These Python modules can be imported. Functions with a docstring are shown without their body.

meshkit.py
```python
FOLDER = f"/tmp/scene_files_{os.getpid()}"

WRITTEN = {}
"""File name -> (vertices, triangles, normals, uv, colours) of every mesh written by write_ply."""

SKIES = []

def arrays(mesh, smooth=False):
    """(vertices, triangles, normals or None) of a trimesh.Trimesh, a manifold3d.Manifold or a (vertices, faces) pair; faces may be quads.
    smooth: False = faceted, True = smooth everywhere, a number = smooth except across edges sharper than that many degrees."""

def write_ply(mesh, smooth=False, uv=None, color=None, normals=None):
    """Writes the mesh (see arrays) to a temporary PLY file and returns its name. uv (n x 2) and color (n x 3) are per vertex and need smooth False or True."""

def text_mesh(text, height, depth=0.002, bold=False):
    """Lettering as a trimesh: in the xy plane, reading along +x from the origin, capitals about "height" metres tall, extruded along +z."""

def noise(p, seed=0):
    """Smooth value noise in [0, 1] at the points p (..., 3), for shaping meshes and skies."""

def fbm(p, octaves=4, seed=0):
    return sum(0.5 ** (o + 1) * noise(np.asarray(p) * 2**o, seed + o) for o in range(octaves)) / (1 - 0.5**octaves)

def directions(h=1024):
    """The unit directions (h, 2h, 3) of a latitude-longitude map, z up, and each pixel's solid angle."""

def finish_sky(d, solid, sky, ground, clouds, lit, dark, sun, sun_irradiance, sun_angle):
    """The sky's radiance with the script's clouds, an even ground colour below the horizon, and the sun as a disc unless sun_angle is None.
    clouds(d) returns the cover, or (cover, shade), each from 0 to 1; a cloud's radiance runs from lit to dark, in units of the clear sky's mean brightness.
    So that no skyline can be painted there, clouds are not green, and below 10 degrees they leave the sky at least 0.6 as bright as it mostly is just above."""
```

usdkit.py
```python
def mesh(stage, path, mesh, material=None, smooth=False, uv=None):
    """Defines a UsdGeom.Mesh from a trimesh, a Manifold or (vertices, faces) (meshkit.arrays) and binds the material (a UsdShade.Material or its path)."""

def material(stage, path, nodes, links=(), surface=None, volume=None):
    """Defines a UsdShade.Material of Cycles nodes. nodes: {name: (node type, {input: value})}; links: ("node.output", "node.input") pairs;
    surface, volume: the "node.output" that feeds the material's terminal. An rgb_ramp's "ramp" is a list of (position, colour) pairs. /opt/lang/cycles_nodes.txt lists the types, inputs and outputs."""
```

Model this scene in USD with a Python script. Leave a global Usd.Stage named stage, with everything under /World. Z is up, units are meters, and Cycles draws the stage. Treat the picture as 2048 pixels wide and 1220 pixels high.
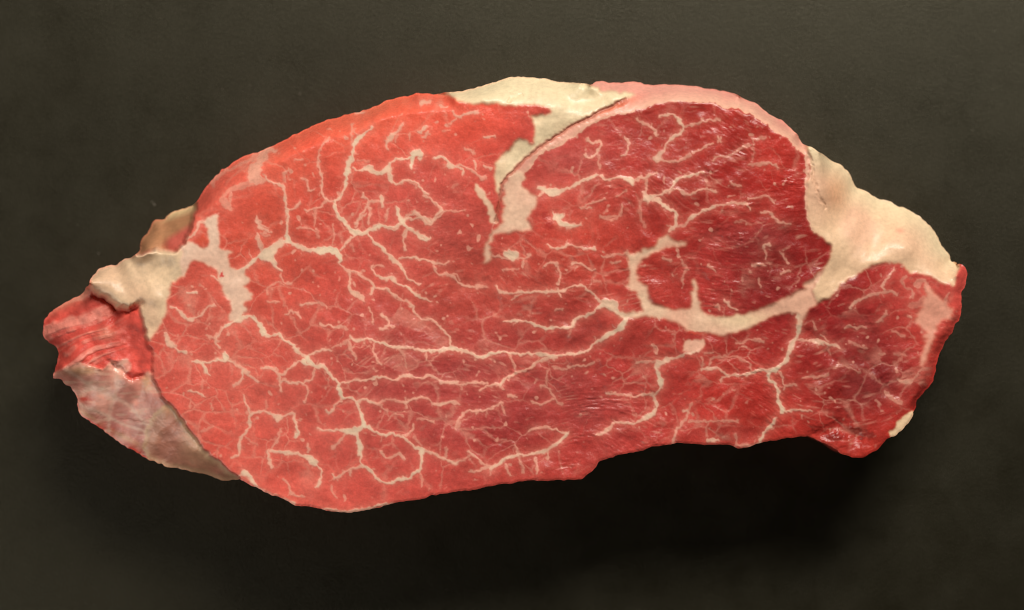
import math
import numpy as np
import trimesh, shapely, usdkit
from shapely.geometry import Polygon
from scipy.ndimage import gaussian_filter, distance_transform_edt, map_coordinates
from scipy.spatial import cKDTree
from scipy.interpolate import RBFInterpolator, splprep, splev
from pxr import Usd, UsdGeom, UsdLux, UsdShade, Gf, Sdf, Vt

stage = Usd.Stage.CreateInMemory()
UsdGeom.SetStageUpAxis(stage, UsdGeom.Tokens.z)
UsdGeom.SetStageMetersPerUnit(stage, 1.0)
UsdGeom.Xform.Define(stage, '/World')
UsdGeom.Scope.Define(stage, '/World/Looks')

# ------------------------------------------------------------------ camera, lamps, exposure
K = 0.26 / 1840            # metres of table per unit of the tracing sheet
DIST = 0.60                # camera above the table
cam = UsdGeom.Camera.Define(stage, '/World/camera')
cam.CreateHorizontalApertureAttr(36.0)
cam.CreateVerticalApertureAttr(36.0 * 610 / 1024)
cam.CreateFocalLengthAttr(36.0 * DIST / (2048 * K))
cam.CreateFocusDistanceAttr(DIST - 0.037)
cam.CreateFStopAttr(5.0)
cam.CreateClippingRangeAttr(Gf.Vec2f(0.01, 50))
cam.CreateExposureAttr(0.0)
cam.AddTranslateOp().Set(Gf.Vec3d(0, 0, DIST))


def lamp(name, pos, target, w, h, power, color):
    l = UsdLux.RectLight.Define(stage, '/World/' + name)
    l.CreateWidthAttr(w); l.CreateHeightAttr(h)
    l.CreateIntensityAttr(power); l.CreateColorAttr(Gf.Vec3f(*color))
    z = Gf.Vec3d(*pos) - Gf.Vec3d(*target); z.Normalize()
    x = Gf.Cross(Gf.Vec3d(0, 1, 0.02), z); x.Normalize()
    y = Gf.Cross(z, x)
    m = Gf.Matrix4d(x[0], x[1], x[2], 0, y[0], y[1], y[2], 0, z[0], z[1], z[2], 0, *pos, 1)
    l.AddTransformOp().Set(m)
    return l


lamp('key_lamp', (0.26, 0.86, 0.82), (0, 0, 0.01), 0.62, 0.30, 28.5, (1.0, 0.955, 0.86))
lamp('fill_lamp', (-0.95, -0.60, 0.80), (0, 0, 0.02), 0.6, 0.6, 3.9, (1.0, 0.955, 0.86))

# ------------------------------------------------------------------ tracing data (sheet units, y down; each row is offset + scaled)
ORG = dict(A=(60, 380), B=(60, 660), C=(360, 160), D=(420, 420), E=(420, 720), F=(800, 140), G=(850, 420), H=(850, 680),
           I=(1200, 150), J=(1200, 400), K=(1250, 620), L=(1520, 280), M=(1520, 500), N=(1520, 700), Z=(0, 0))


def pts(key, txt):
    o, s = ORG[key], (1.0 if key == 'Z' else 3.812)
    a = [[float(v) for v in p.split()] for p in txt.split(',') if p.strip()]
    return [[o[0] + p[0] / s, o[1] + p[1] / s] + p[2:] for p in a]


def chain(txt):
    out = []
    for line in txt.strip().splitlines():
        k, r = line.strip().split(':', 1)
        out += pts(k, r)
    return np.array([p[:2] for p in out])


OUT = chain('''
A:105 1060,120 1000,190 910,300 830,400 780,450 730,500 650,520 610,590 575,650 575,700 548,760 520,815 490,830 430,870 340,920 265,1020 205,1130 155,1220 130,1262 100
C:130 930,170 870,215 800,240 760,310 690,370 660,440 610,520 570,600 540,700 500,800 455,880 415,960 380,1060 330,1190 295,1300 255,1400 230,1500 190,1620 150,1740 125,1800 104
F:120 178,220 182,290 182,350 157,470 155,580 140,660 108,750 85,830 55,900 46,1000 55,1130 70,1250 85,1350 100,1450 118,1490 85,1560 82,1600 98,1700 100,1760 92,1830 96
I:350 66,480 70,600 74,720 88,850 105,950 120,1060 155,1150 200,1250 260,1340 315,1430 380,1500 450,1550 520
L:355 34,420 65,510 125,600 170,660 215,695 270,710 320,740 360,800 390,850 430,880 440,980 462,1040 500,1150 545,1220 590,1290 660,1350 720,1370 790,1420 850,1460 930,1490 940,1530 945,1590 990
M:1580 240,1550 310,1535 330,1530 440,1527 545,1490 555,1470 610,1440 665,1410 690,1375 780,1350 860
N:1320 217,1280 290,1220 350,1190 410,1165 470,1170 495,1150 545,1100 590,1050 635,1000 662,940 715,890 770,780 825,710 830,640 800,570 740,480 710,400 665,330 655,210 668,100 690
K:1080 1005,980 1035,880 1055,840 1045,780 1020,640 1028,540 1030,480 1015,420 1010,380 1022,300 1030,200 1055,100 1075,0 1095
H:1440 890,1390 912,1330 920,1290 985,1230 1045,1150 1072,1070 1062,980 1068,870 1065,740 1080,600 1100,450 1125,330 1145,200 1165,100 1180
E:1640 1045,1500 1070,1400 1090,1250 1130,1130 1158,1020 1165,900 1155,840 1130,760 1115,680 1112,620 1090,560 1060,450 1020,370 985,290 945,220 915
B:1600 1142,1520 1158,1450 1140,1350 1105,1250 1075,1120 1055,1000 1040,940 1000,830 960,790 920,740 880,650 845,570 790,500 730,420 670,365 610,365 560,330 480,270 420,225 375,160 370,185 310,215 230,215 170,170 110,120 90
''')

REG = dict(
    small_fat=['A:815 490,760 440,830 330,900 230,1020 150,1230 90,1275 110,1245 195,1215 310,1150 440,1100 470,960 450'],
    red_lump=['A:450 730,480 790,600 840,660 900,750 910,830 860,850 950,880 1040,895 1130,890 1200',
              'B:935 150,930 325,890 320,860 352,790 375,720 345,700 290,750 225,620 225,560 300,480 270,380 255,280 280,200 330,160 372,100 370,60 60',
              'A:50 1060,70 980,200 800'],
    left_fat=['A:815 490,740 500,640 550,580 560,490 590,480 640,440 730,480 790,600 840,660 900,750 910,830 860,850 950,880 1040,895 1140,930 1130,980 1050,1030 960,1050 840,1070 740,1090 690,1170 660,1185 590,1170 420,1130 470,960 440,870 490'],
    silverskin=['B:140 365,200 330,280 282,380 257,470 268,540 300,570 295,620 228,750 225,775 280,720 345,780 372,850 352,890 320,930 325,960 400,1020 540,1070 570,1100 640,1170 710,1230 820,1370 950,1500 1060,1605 1142,1520 1180,1200 1100,900 1020,600 850,300 600,150 400'],
    tan_skin=['B:1010 572,1060 570,1085 590,1180 718,1280 870,1400 990,1530 1090,1606 1144,1520 1190,1250 1110,1000 1060,900 985,865 880,880 780,900 730,945 640'],
    top_fat=['F:285 182,340 120,600 80,850 20,1000 20,1300 60,1455 117,1530 150,1650 170,1800 185,1740 215,1640 250,1560 285,1450 350,1300 420,1180 500,1060 575,1005 620,960 665,880 740,810 800,775 870,755 955,738 930,730 880,720 780,725 690,760 660,830 620,870 570,870 540,920 525,1000 570,1020 560,1030 480,1010 410,990 350,1130 345,1160 300,1060 262,950 262,850 268,700 250,560 262,470 250,430 220,380 195'],
    sheath=['F:1455 117,1480 60,1620 60,1900 60', 'I:500 40,850 70,1200 200,1450 370,1555 520,1600 620,1592 800,1580 1000,1610 1100,1645 1200,1615 1180,1575 1060,1560 900,1570 700,1560 610,1480 545,1420 475,1320 435,1270 372,1150 302,1050 252,950 242,850 212,700 206,560 200,450 212,350 252,200 292,0 345',
            'F:1500 392,1380 470,1250 560,1130 612,1060 662,980 760,940 840,915 905,800 905,742 1010,752 940,778 865,815 800,885 740,965 660,1010 615,1065 572,1185 498,1305 418,1455 348,1565 280,1745 212,1800 185,1650 170,1530 150'],
    fat_column=['F:820 800,850 770,930 760,942 800,920 890,970 905,1000 958,1045 960,1042 1030,1000 1080,960 1130', 'G:790 70,815 150,760 150,700 160,640 172,570 172,510 205,482 260,500 330,512 370,480 402,450 405,455 330,460 250,490 200,560 130,595 80,600 0', 'F:800 1000,805 900'],
    fat_sliver=['F:570 860,600 868,650 950,720 1060,745 1140,735 1185,700 1160,660 1050,610 975,573 910'],
    right_fat=['L:330 20,420 40,600 130,740 260,780 360,1000 420,1300 600,1480 930,1503 960,1503 1020,1480 1112,1400 1085,1300 1035,1200 1020,1110 985,1080 940,1000 930,880 935,800 990,720 1030,660 1060,610 1110,560 1160', 'J:1850 600,1790 690,1750 740,1650 790,1610 700,1720 500,1740 480,1770 440',
               'L:540 800,430 720,390 650,360 520,345 400,370 300,385 200,372 100'],
    fat_seam=['J:1780 470,1720 502,1620 600,1500 700,1330 790,1200 845,1050 882,930 892,850 886,790 860,760 790,740 730,735 640,715 608,705 640,700 740,690 800,690 832,600 827,500 822,400 800,370 740,360 660,290 620,275 530,300 470,370 420,470 370,560 352,650 350,660 320,560 317,530 285,510 262,470 290,420 360,320 375,310 405,220 412,180 395,180 410,215 440,218 520,240 590,205 660,240 680,290 720,340 850,250 857,160 862,125 835,100 780,30 770,10 815,90 830,150 880,190 920,250 908,350 890,460 903,560 932,620 960,680 1010,740 1022,850 1018,900 1032,1050 1005,1150 970,1280 900,1400 862,1485 845,1515 880,1500 960,1530 960,1548 890,1590 840,1650 790,1750 742,1800 680,1850 602'],
    left_seam=['A:1170 425,1200 385,1230 390,1270 430,1340 450,1370 430,1350 300,1325 250,1360 200,1430 185,1440 205,1422 260,1440 330,1462 400,1445 435,1540 470,1500 520,1540 600,1560 620,1640 600,1650 680,1640 740,1690 780,1690 820,1640 850,1655 900,1600 965,1580 1000,1520 1000,1550 890,1500 820,1470 760,1450 690,1440 640,1380 590,1280 545,1225 540,1190 610,1170 660,1150 650,1150 560,1160 480'],
    lobe_fat=['M:1250 258,1290 290,1350 340,1420 390,1468 450,1450 520,1355 560,1342 640,1290 760,1262 860,1222 905,1232 800,1255 720,1270 640,1230 600,1200 560,1190 490,1230 430,1280 350'],
    fat_nub=['N:1130 472,1160 460,1185 490,1150 560,1080 610,1010 670,980 640,990 605,1030 580,1100 490'],
    patch_fat=['K:450 240,600 225,615 262,572 312,500 320,430 312'],
)
# muscles
REG_EYE = ['F:1060 662,1130 612,1250 560,1380 470,1500 392', 'I:0 345,200 292,350 252,450 212,560 200,700 206,850 212,950 242,1050 252,1150 302,1270 372,1320 435,1420 475,1480 545,1560 610,1570 700,1560 900,1575 1060,1615 1180,1645 1200',
           'J:1720 300,1770 400,1720 502,1620 600,1500 700,1330 790,1200 845,1050 882,930 892,790 860,500 822,400 800,370 740,290 620,275 530,300 470,220 412,180 395,0 420', 'G:1300 465,1100 340,900 300,640 172,815 150', 'F:1040 1030,920 890,980 760']
REG_LOBE = ['K:1310 20,1325 130,1290 230,1240 320,1220 390,1120 470,1110 540,1155 610,1160 670,1200 770,1130 850,1010 1030,1100 1300,1900 1300', 'M:1700 1000,1700 100,1500 60,1000 -60,500 200']

STROKES = '''
C 1:1465 355 7,1400 415 8,1330 475 10,1315 540 9,1300 620 12,1285 690 11,1265 800 8,1225 890 6,1180 920 9
C 1:1180 920 9,1190 990 8,1240 1060 8,1310 1130 10,1350 1170 11
C 1:1350 1160 8,1450 1130 6,1500 1100 6,1560 1120 5,1680 1105 6
C 1:1650 970 6,1690 1060 9,1710 1110 9,1780 1155 7,1880 1200 7
C .9:1700 1070 5,1800 1055 4,1850 1050 4,1900 1080 5
C 1:1320 665 5,1400 680 8,1450 670 14,1480 700 12,1560 690 14,1600 660 11,1640 620 7,1740 590 5,1800 575 8
C 1:1770 565 12,1840 575 13,1825 600 9
C 1:1790 560 12,1770 610 10,1765 680 6
C .9:1590 690 8,1610 760 10,1640 800 6,1700 780 5,1800 790 4,1850 850 6,1890 870 4
C .8:1390 860 4,1400 890 4,1440 920 5,1420 980 4,1360 1060 5,1340 1100 4
C .8:1440 930 4,1450 1000 4,1440 1090 5
C .7:1440 920 5,1530 920 4
C 1:1540 900 8,1550 960 7
C .9:650 745 4,700 780 4,760 800 8,800 870 6,820 970 7,830 980 9
C .8:830 990 6,870 970 5,905 950 6,910 920 3
C .9:1060 580 5,1050 620 7,1070 690 5,1080 780 3,1090 860 4,1110 910 7,1170 920 7
C .6:1060 580 4,1090 480 4,1120 440 3
C .7:1110 910 5,1080 960 4,1030 985 4,950 990 3
C .8:930 750 6,970 790 4,980 840 5,1020 830 4
C .7:790 770 3,800 700 5,820 670 4
C .6:870 620 4,920 615 5
C .55:740 545 10,640 570 16,600 640 18,560 710 22,600 765 16,650 770 9
C .45:540 790 14,400 830 14,350 860 14,380 980 10
C .4:240 790 12,330 700 12,480 640 12,600 580 12,740 530 7
C .8:590 1050 3,600 1080 4,620 1120 6
C .8:600 1180 5,590 1220 5
C .5:900 1120 3,1000 1130 4,1050 1160 3
C .5:1160 1120 4,1170 1200 4
C .5:1030 985 4,1030 1060 3
C .75:1700 350 7,1640 410 10,1600 440 13,1590 530 4
C .7:1660 420 5,1640 470 5
C .9:1740 420 6,1750 450 4
C .9:1880 350 6,1830 400 9
C .7:1850 440 5,1890 400 6
C .5:1320 340 4,1300 480 4
C .9:1340 260 5,1390 255 6
C .8:1900 160 6,1840 180 7
C .6:1560 1060 4,1590 970 3
C .8:1730 1140 4,1720 1200 4
C .6:1360 610 4,1440 620 3
D .9:370 200 5,390 300 6
D .7:350 80 3,400 130 5,440 140 4
D .5:380 180 4,460 200 3
D 1:595 0 6,585 110 6,590 200 9,600 230 14
D 1:210 480 14,280 430 9,340 380 14,400 350 20,460 320 20,520 265 14,590 245 15,660 265 11,740 290 10,800 305 14,880 305 12,960 315 14,990 350 12,985 400 8
D 1:470 370 12,500 430 8,540 460 5
D .9:430 340 8,390 290 6,370 220 5
D .8:990 400 5,1020 440 4,1065 480 5,1070 560 5,1085 620 9,1130 650 12,1165 680 8
D .8:1070 480 5,1180 510 5,1240 570 6,1230 640 7
D .9:1230 600 7,1310 600 6,1380 630 5,1470 690 5,1520 720 4,1560 790 4,1640 830 4,1720 850 5,1760 900 5,1830 990 6,1830 1040 5
D 1:1340 530 8,1380 520 12,1430 560 6,1520 600 5,1590 645 5,1680 690 3
D .9:1240 420 5,1250 460 5,1340 530 5
D .8:1250 430 3,1320 430 4
D 1:970 20 7,1000 70 8,1060 130 9,1100 180 12,1160 175 9,1220 150 9,1290 120 8,1360 125 7,1440 120 6,1470 100 8
D 1:1430 0 7,1460 70 10,1490 120 10,1560 170 7,1640 220 8,1680 210 4
D .9:1480 70 5,1600 55 5,1660 100 5,1740 50 4,1800 10 4
D .8:1490 150 4,1480 240 4,1490 300 6
D .95:1210 170 8,1250 240 7,1310 290 7,1370 360 9,1440 410 9,1500 490 6,1590 560 4
D .9:1100 190 8,1050 240 6,1000 300 6
D .6:1070 250 4,1100 310 4
D .6:940 150 4,945 280 4
D .5:790 30 3,800 110 3
D .5:820 150 4,830 210 4
D .9:1440 380 4,1520 365 6,1620 375 7,1700 395 8,1780 410 8,1820 390 5
D .7:1710 420 4,1740 480 4,1840 490 4,1900 540 4
D .85:700 720 4,760 705 5,850 710 6,890 745 4
D .6:440 700 3,530 705 3
D .6:440 640 3,450 590 4,470 570 4,560 570 3
D .7:540 500 5,560 540 5,620 560 4
D .7:580 790 4,640 770 4,690 820 5
D .8:840 870 6,870 880 6,960 885 4,1040 920 3
D .6:1200 740 4,1240 800 4,1240 850 4
D .8:1310 790 4,1360 880 6,1300 900 4
D .7:1360 880 5,1400 885 4
D .7:1180 30 4,1130 80 4,1110 130 4
D .7:1220 30 4,1215 100 4
D .6:1340 30 3,1330 90 3
A 1:1560 860 24,1600 920 20,1585 980 13,1510 1030 14
A 1:1590 1000 10,1690 975 11,1745 1030 13,1785 1090 11
D 1:330 810 10,370 870 12,400 920 14,440 960 8,530 950 9,560 990 6,620 1020 5,650 1070 9,700 1100 12,740 1130 14
D .95:740 1110 5,820 1080 4,910 1060 10,940 1070 6
D .6:940 1050 4,1040 1005 4,1080 980 4
D 1:1070 970 7,1130 990 6,1220 990 8,1290 1015 7,1400 1040 9,1500 1050 6,1600 1070 6,1680 1075 8,1760 1070 10,1830 1050 10,1900 1070 8
D .7:1400 1040 7,1460 1080 5,1480 1140 4,1490 1200 3
D .7:1060 1000 4,1090 1080 4,1110 1130 4
D .7:1250 1010 4,1260 1120 4,1300 1180 4
D .7:1640 1080 3,1645 1150 3
D 1:740 1130 12,790 1190 8
D 1:105 1090 15,115 1120 17
D .8:110 1120 6,0 1160 5
D .8:70 1060 5,50 970 4,100 900 6
D .9:150 1140 7,240 1210 8
A .95:1080 900 5,1130 920 4,1180 970 8,1230 990 10,1300 950 5,1400 880 6
A .9:1190 790 5,1270 785 6
A .8:1390 660 5,1440 680 5
A .7:1290 730 4,1320 740 4
A .9:1490 1040 6,1440 1120 5,1420 1160 4
A .7:1350 1110 4,1420 1140 3
A .7:1040 1100 8,1070 1160 8,1100 1190 9
A .8:1730 210 4,1760 290 5,1830 320 3
A .8:1740 330 5,1770 440 7
A .5:1530 20 9,1525 150 8
A .8:1340 240 6,1310 250 6,1250 330 5,1200 360 4
B .9:1050 40 7,1070 120 8,1120 150 6,1190 175 12
B .95:1240 240 6,1320 240 9,1400 240 6,1470 230 6,1540 240 6
B 1:1475 185 15,1490 210 16
B .9:1320 240 8,1340 310 12,1370 340 5
B .8:1540 240 8,1620 300 8,1700 360 4,1750 400 3
B .85:1620 310 6,1600 390 7,1560 420 17
B .9:1210 470 5,1280 480 6,1330 510 6
B .5:1310 380 5,1300 440 4
B .85:1620 500 4,1650 570 6,1670 640 8,1660 740 7,1640 800 5,1600 830 7,1595 940 7,1540 980 7
B .85:1670 650 5,1760 620 7,1850 640 6,1906 670 7
B .5:1640 820 4,1720 880 3
B .8:1810 920 7,1830 1020 6,1850 1050 13
B .7:1840 920 6,1906 930 6
B .7:1880 310 4,1906 420 4
B .7:1760 290 6,1870 295 4
B .7:1310 770 10,1390 740 10
B .45:1220 530 7,1225 590 7
B .45:1380 560 6,1390 610 7
B .95:1630 1085 10,1680 1120 10,1720 1180 6
E 1:720 0 9,760 40 8,800 50 8,840 45 10,900 95 9,950 150 9,990 190 12,1000 250 9,1010 300 11
E .85:790 50 7,790 120 7,700 180 6,650 180 5,540 170 4
E .8:400 60 5,480 75 6,530 110 6,600 70 5,700 20 5
E .75:520 110 6,530 170 6,545 240 5
E .75:700 180 6,740 250 5,720 320 4
E 1:1010 300 9,1080 300 7,1130 350 8,1160 430 10,1175 490 14
E .85:1000 310 7,940 370 6,920 400 9,880 385 4
E .9:1000 180 5,1060 160 5,1150 155 6,1230 150 5,1320 130 5,1420 150 6,1470 120 9,1540 130 6,1590 140 4,1680 125 5,1740 155 4,1800 170 6,1900 160 4
E .85:1130 320 4,1200 305 5,1290 330 6,1340 310 5,1420 315 5,1490 320 7,1560 295 4,1660 300 4,1710 335 6,1800 330 4,1900 330 5
E .7:1495 280 4,1495 360 3
E .6:1290 330 4,1350 400 3
E .5:1360 450 3,1400 420 4,1480 420 3
E .95:1175 490 14,1110 540 14,1030 545 12,960 535 5,850 540 4,820 520 3
E .8:1030 560 5,990 620 4,935 665 6
E .95:1175 500 12,1240 520 7,1310 560 7,1430 575 5,1500 610 6,1560 660 6,1600 680 7
E .7:1430 575 4,1540 545 5,1550 500 4
E .6:1550 580 3,1610 650 3
E .5:1310 570 4,1310 620 4
E 1:1110 540 13,1140 620 8,1155 700 9,1160 790 7,1170 810 8
E 1:1170 810 9,1230 850 8,1275 900 9,1310 925 5,1390 935 6,1430 910 7,1520 900 7,1570 860 6,1610 830 9,1615 760 8,1610 690 12
E .8:1165 800 7,1080 830 5,1010 870 5,980 900 8,930 860 4
E .8:1070 840 5,1070 880 4
E .85:1610 710 7,1680 710 5,1740 740 5,1800 760 5,1860 780 8,1906 770 4
E .6:1800 690 3,1800 750 3
E .8:1310 690 4,1350 745 6,1430 725 4,1480 740 4
E .5:1610 860 4,1615 960 3
E .9:390 390 7,450 405 9,530 440 11,560 430 6,630 410 7,650 470 5,670 540 5,650 580 6
E .7:330 410 5,390 390 5
E .5:430 380 4,430 310 4
E .6:540 530 5,510 600 5,480 670 5
E .95:470 690 6,560 700 6,650 715 11,730 735 8,790 770 11,830 820 6,850 860 5,835 940 7,800 970 4
E .85:440 700 6,450 770 7,470 830 15
E .7:750 650 5,755 700 4
E .6:560 910 5,600 970 5,620 1020 4
E .6:280 410 6,330 400 6
E .6:1900 450 4,1880 520 4
E .6:1580 450 5,1640 460 4,1720 470 4
E .9:220 880 6,270 880 9,300 895 9,340 945 8,440 1008 5,560 1053 4,650 1096 4
E 1:860 1138 4,960 1150 6,1060 1156 8,1150 1143 7,1280 1114 5,1400 1086 3
E .6:600 1010 4,720 1050 3
E .5:930 960 5,960 1050 4
G .8:160 480 4,210 510 4,280 570 4,360 580 7,470 585 3
G .95:545 575 6,570 620 9,700 625 5,880 620 6,1020 610 7,1100 590 7,1180 575 6,1260 620 6,1330 690 7,1390 710 12
G .8:1020 600 6,1030 650 6
G .7:740 640 4,690 660 4,660 690 4
G 1:1380 690 16,1420 715 18,1450 760 12,1530 800 14
G 1:1390 720 14,1320 750 9,1260 790 9,1140 850 8,1120 880 8,1010 890 7,920 900 8,800 860 6,690 845 5,600 845 4
G .6:1110 890 4,1100 960 4
G 1:1540 810 15,1510 880 10,1410 950 12,1330 1000 9,1270 1040 6,1200 1080 7,1100 1100 8,980 1110 12,850 1095 7,700 1095 6,620 1085 7,520 1095 6,430 1120 9,340 1090 8,260 1070 7,200 1050 6
G .7:1000 1120 6,870 1160 5,800 1200 5
G .6:640 1100 4,690 1210 4
G .9:930 270 6,980 290 5,1090 270 6,1160 280 5,1290 285 9
G 1:620 340 13,680 350 14
G .7:520 350 4,600 360 5,760 370 4,800 350 4
G .7:750 380 4,745 440 4
G .5:600 460 4,700 450 4
G .8:910 430 4,1000 420 7,1020 460 5,1010 560 4
G .8:1130 410 4,1200 410 4,1240 440 5,1300 465 7
G .7:1330 350 5,1500 330 5,1540 320 5
G .6:1420 400 5,1470 400 5
G .6:990 770 4,1050 760 5
G .7:1290 550 5,1340 555 5
G .9:1000 40 18,1030 90 16,1110 110 8,1190 110 6
G .7:1330 60 4,1450 50 5,1500 40 4
G .7:1620 1160 5,1760 1160 5
G .5:1740 1030 5,1760 1080 5
G .7:1090 1195 4,1210 1180 4,1300 1160 4
H .8:700 240 6,780 220 5,830 180 5,950 140 7,1000 130 8
H .85:700 250 7,600 310 7,570 340 10
H .8:570 340 8,480 350 5,420 375 4
H .8:230 315 7,280 330 5,400 325 5,480 335 4
H .75:0 270 4,60 280 5,130 320 8,190 320 4
H .7:280 340 4,280 370 3
H .6:570 340 7,590 380 5
H .7:640 430 6,700 435 5
H .75:600 480 5,570 480 8,550 490 6,420 540 5,350 535 6,270 590 5,240 680 4
H .6:390 540 5,400 560 5
H .75:70 490 8,120 480 5,250 480 6
H .6:580 480 4,610 560 3
H .8:340 860 5,440 940 5,490 975 7
H .75:340 870 4,220 930 7,160 910 5,60 865 6,0 850 6
H .5:160 910 4,160 830 4
H .95:490 975 7,560 940 10,620 900 9,720 885 8,820 860 7,920 845 12,990 800 9,1050 750 9,1090 710 9
H .8:1090 700 6,1000 690 5,900 670 6,800 690 5
H .6:690 800 5,710 870 5
H .7:610 940 5,650 1030 4
H .6:730 900 4,745 1000 3
H .7:850 890 5,860 1010 4
H .7:930 860 6,940 900 5
H .6:490 980 5,500 1040 4
H .65:480 970 6,400 1000 5,340 1010 3
H .9:1740 430 8,1760 490 8,1730 560 10,1640 610 8,1560 630 5,1430 640 8,1380 690 7,1310 710 4
H .85:1390 405 5,1500 415 5,1620 420 6,1740 405 8
H .5:930 240 4,920 350 4
H .65:880 370 6,940 370 7,980 430 8,1040 490 8
H .6:820 470 4,920 480 4,980 440 5
H .55:980 215 5,1080 215 4
I .8:280 330 6,310 370 6,370 400 5,430 460 6
I .75:190 480 5,215 510 8,205 590 4,170 630 4
I .95:460 320 3,580 320 4,620 370 6,640 400 9,570 470 8,500 540 9,470 590 14,430 640 16
I .8:470 640 8,540 660 5,620 650 6,670 610 9
I .7:700 590 5,780 560 5,860 520 4
I .8:885 470 4,905 490 8,930 505 5
I .7:900 510 4,915 480 6
I .7:640 400 5,780 360 4,910 340 5
I .6:860 650 7,930 620 6,1000 610 5,1060 570 6,1140 540 6
I .7:1150 680 4,1240 675 5,1320 680 5,1360 710 5
I .4:1160 480 7,1170 560 7,1150 680 6
I .5:1160 490 6,1260 480 6
I .95:0 775 6,110 785 6,210 790 11,250 830 14
I .85:250 800 9,340 780 10,440 750 4
I .85:350 790 9,340 900 7,350 950 11
I .95:370 940 13,440 920 7,530 880 6,560 820 8,640 770 6,780 745 7
I .8:530 890 5,620 885 5,700 910 9,760 880 5,860 880 6,880 900 7
I .95:370 940 14,440 960 10,520 1010 9,580 1040 9,580 1100 8,570 1160 10,530 1190 12
I .9:580 1150 7,680 1110 8,750 1050 7,850 1020 8,960 990 5,1070 975 9,1140 1020 4
I .6:1000 820 5,1060 850 7
I .65:1120 950 5,1200 930 4,1300 945 5,1320 980 4
I .75:1230 1060 5,1320 1070 5,1360 1110 5,1450 1135 4
I .5:1030 1120 4,1120 1120 5,1160 1130 4
I .5:200 880 4,130 920 4
I .4:330 950 9,300 1050 9,340 1150 8
I .5:0 1090 5,140 1080 6,170 990 5
J .8:1250 350 7,1300 335 7
J .6:1260 360 4,1265 450 4
J .6:1380 400 4,1440 480 5
J .65:1460 530 5,1380 570 5
J .7:1170 500 4,1270 485 5
J .85:1135 545 7,1145 548 7
J .5:620 460 5,655 520 5,620 600 4
J .6:820 490 7,880 540 4
J .6:1080 620 5,1090 590 4
J .8:950 760 9,990 800 5,1040 840 4
J .6:900 800 7,920 830 6
J .6:480 440 4,540 460 4
J .5:1210 600 4,1215 660 4
F .95:1050 900 8,1120 920 13,1250 920 12,1330 880 9,1420 840 8,1510 800 8
F .75:1500 630 5,1530 740 5
F .8:1430 520 5,1460 550 5,1530 550 5,1500 630 5,1410 645 4
F .8:1100 910 9,1060 960 9
F .95:1165 1090 7,1195 1125 13,1255 1100 6
F .9:1410 1060 9,1450 1055 9
F .6:1560 980 6,1480 1000 6,1380 1060 5
F .85:1270 1190 12,1380 1170 9
F .95:260 680 8,290 665 7,350 680 7,380 730 12,420 740 7,490 800 3
F .7:420 740 5,500 740 4,560 780 4,640 830 4
F .8:570 690 8,580 760 7
F .75:640 730 5,690 750 6
F .85:410 310 7,430 355 5,500 345 5,590 330 5
F .6:420 370 4,370 405 3
F .8:640 520 4,730 518 6
F .75:150 470 10,200 430 9
F .7:150 250 8,230 240 8
F .7:310 285 5,360 280 4
F .6:500 600 7,570 630 4
F .6:0 870 5,110 860 5,170 920 8,190 960 5
F .5:110 860 5,130 900 4
F .8:190 960 5,270 1010 4,330 1070 8
F .85:330 1070 8,280 1110 6,230 1170 7,170 1120 5,60 1135 5
F .5:360 1075 4,500 1070 3
F .5:410 890 6,440 860 5
F .5:320 460 7,360 455 5
K .95:570 310 10,500 330 10,400 350 11,320 380 11,260 410 12
K .95:260 400 12,255 480 11,280 550 13,270 600 9,220 650 9
K .8:90 400 5,230 400 7
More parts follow.
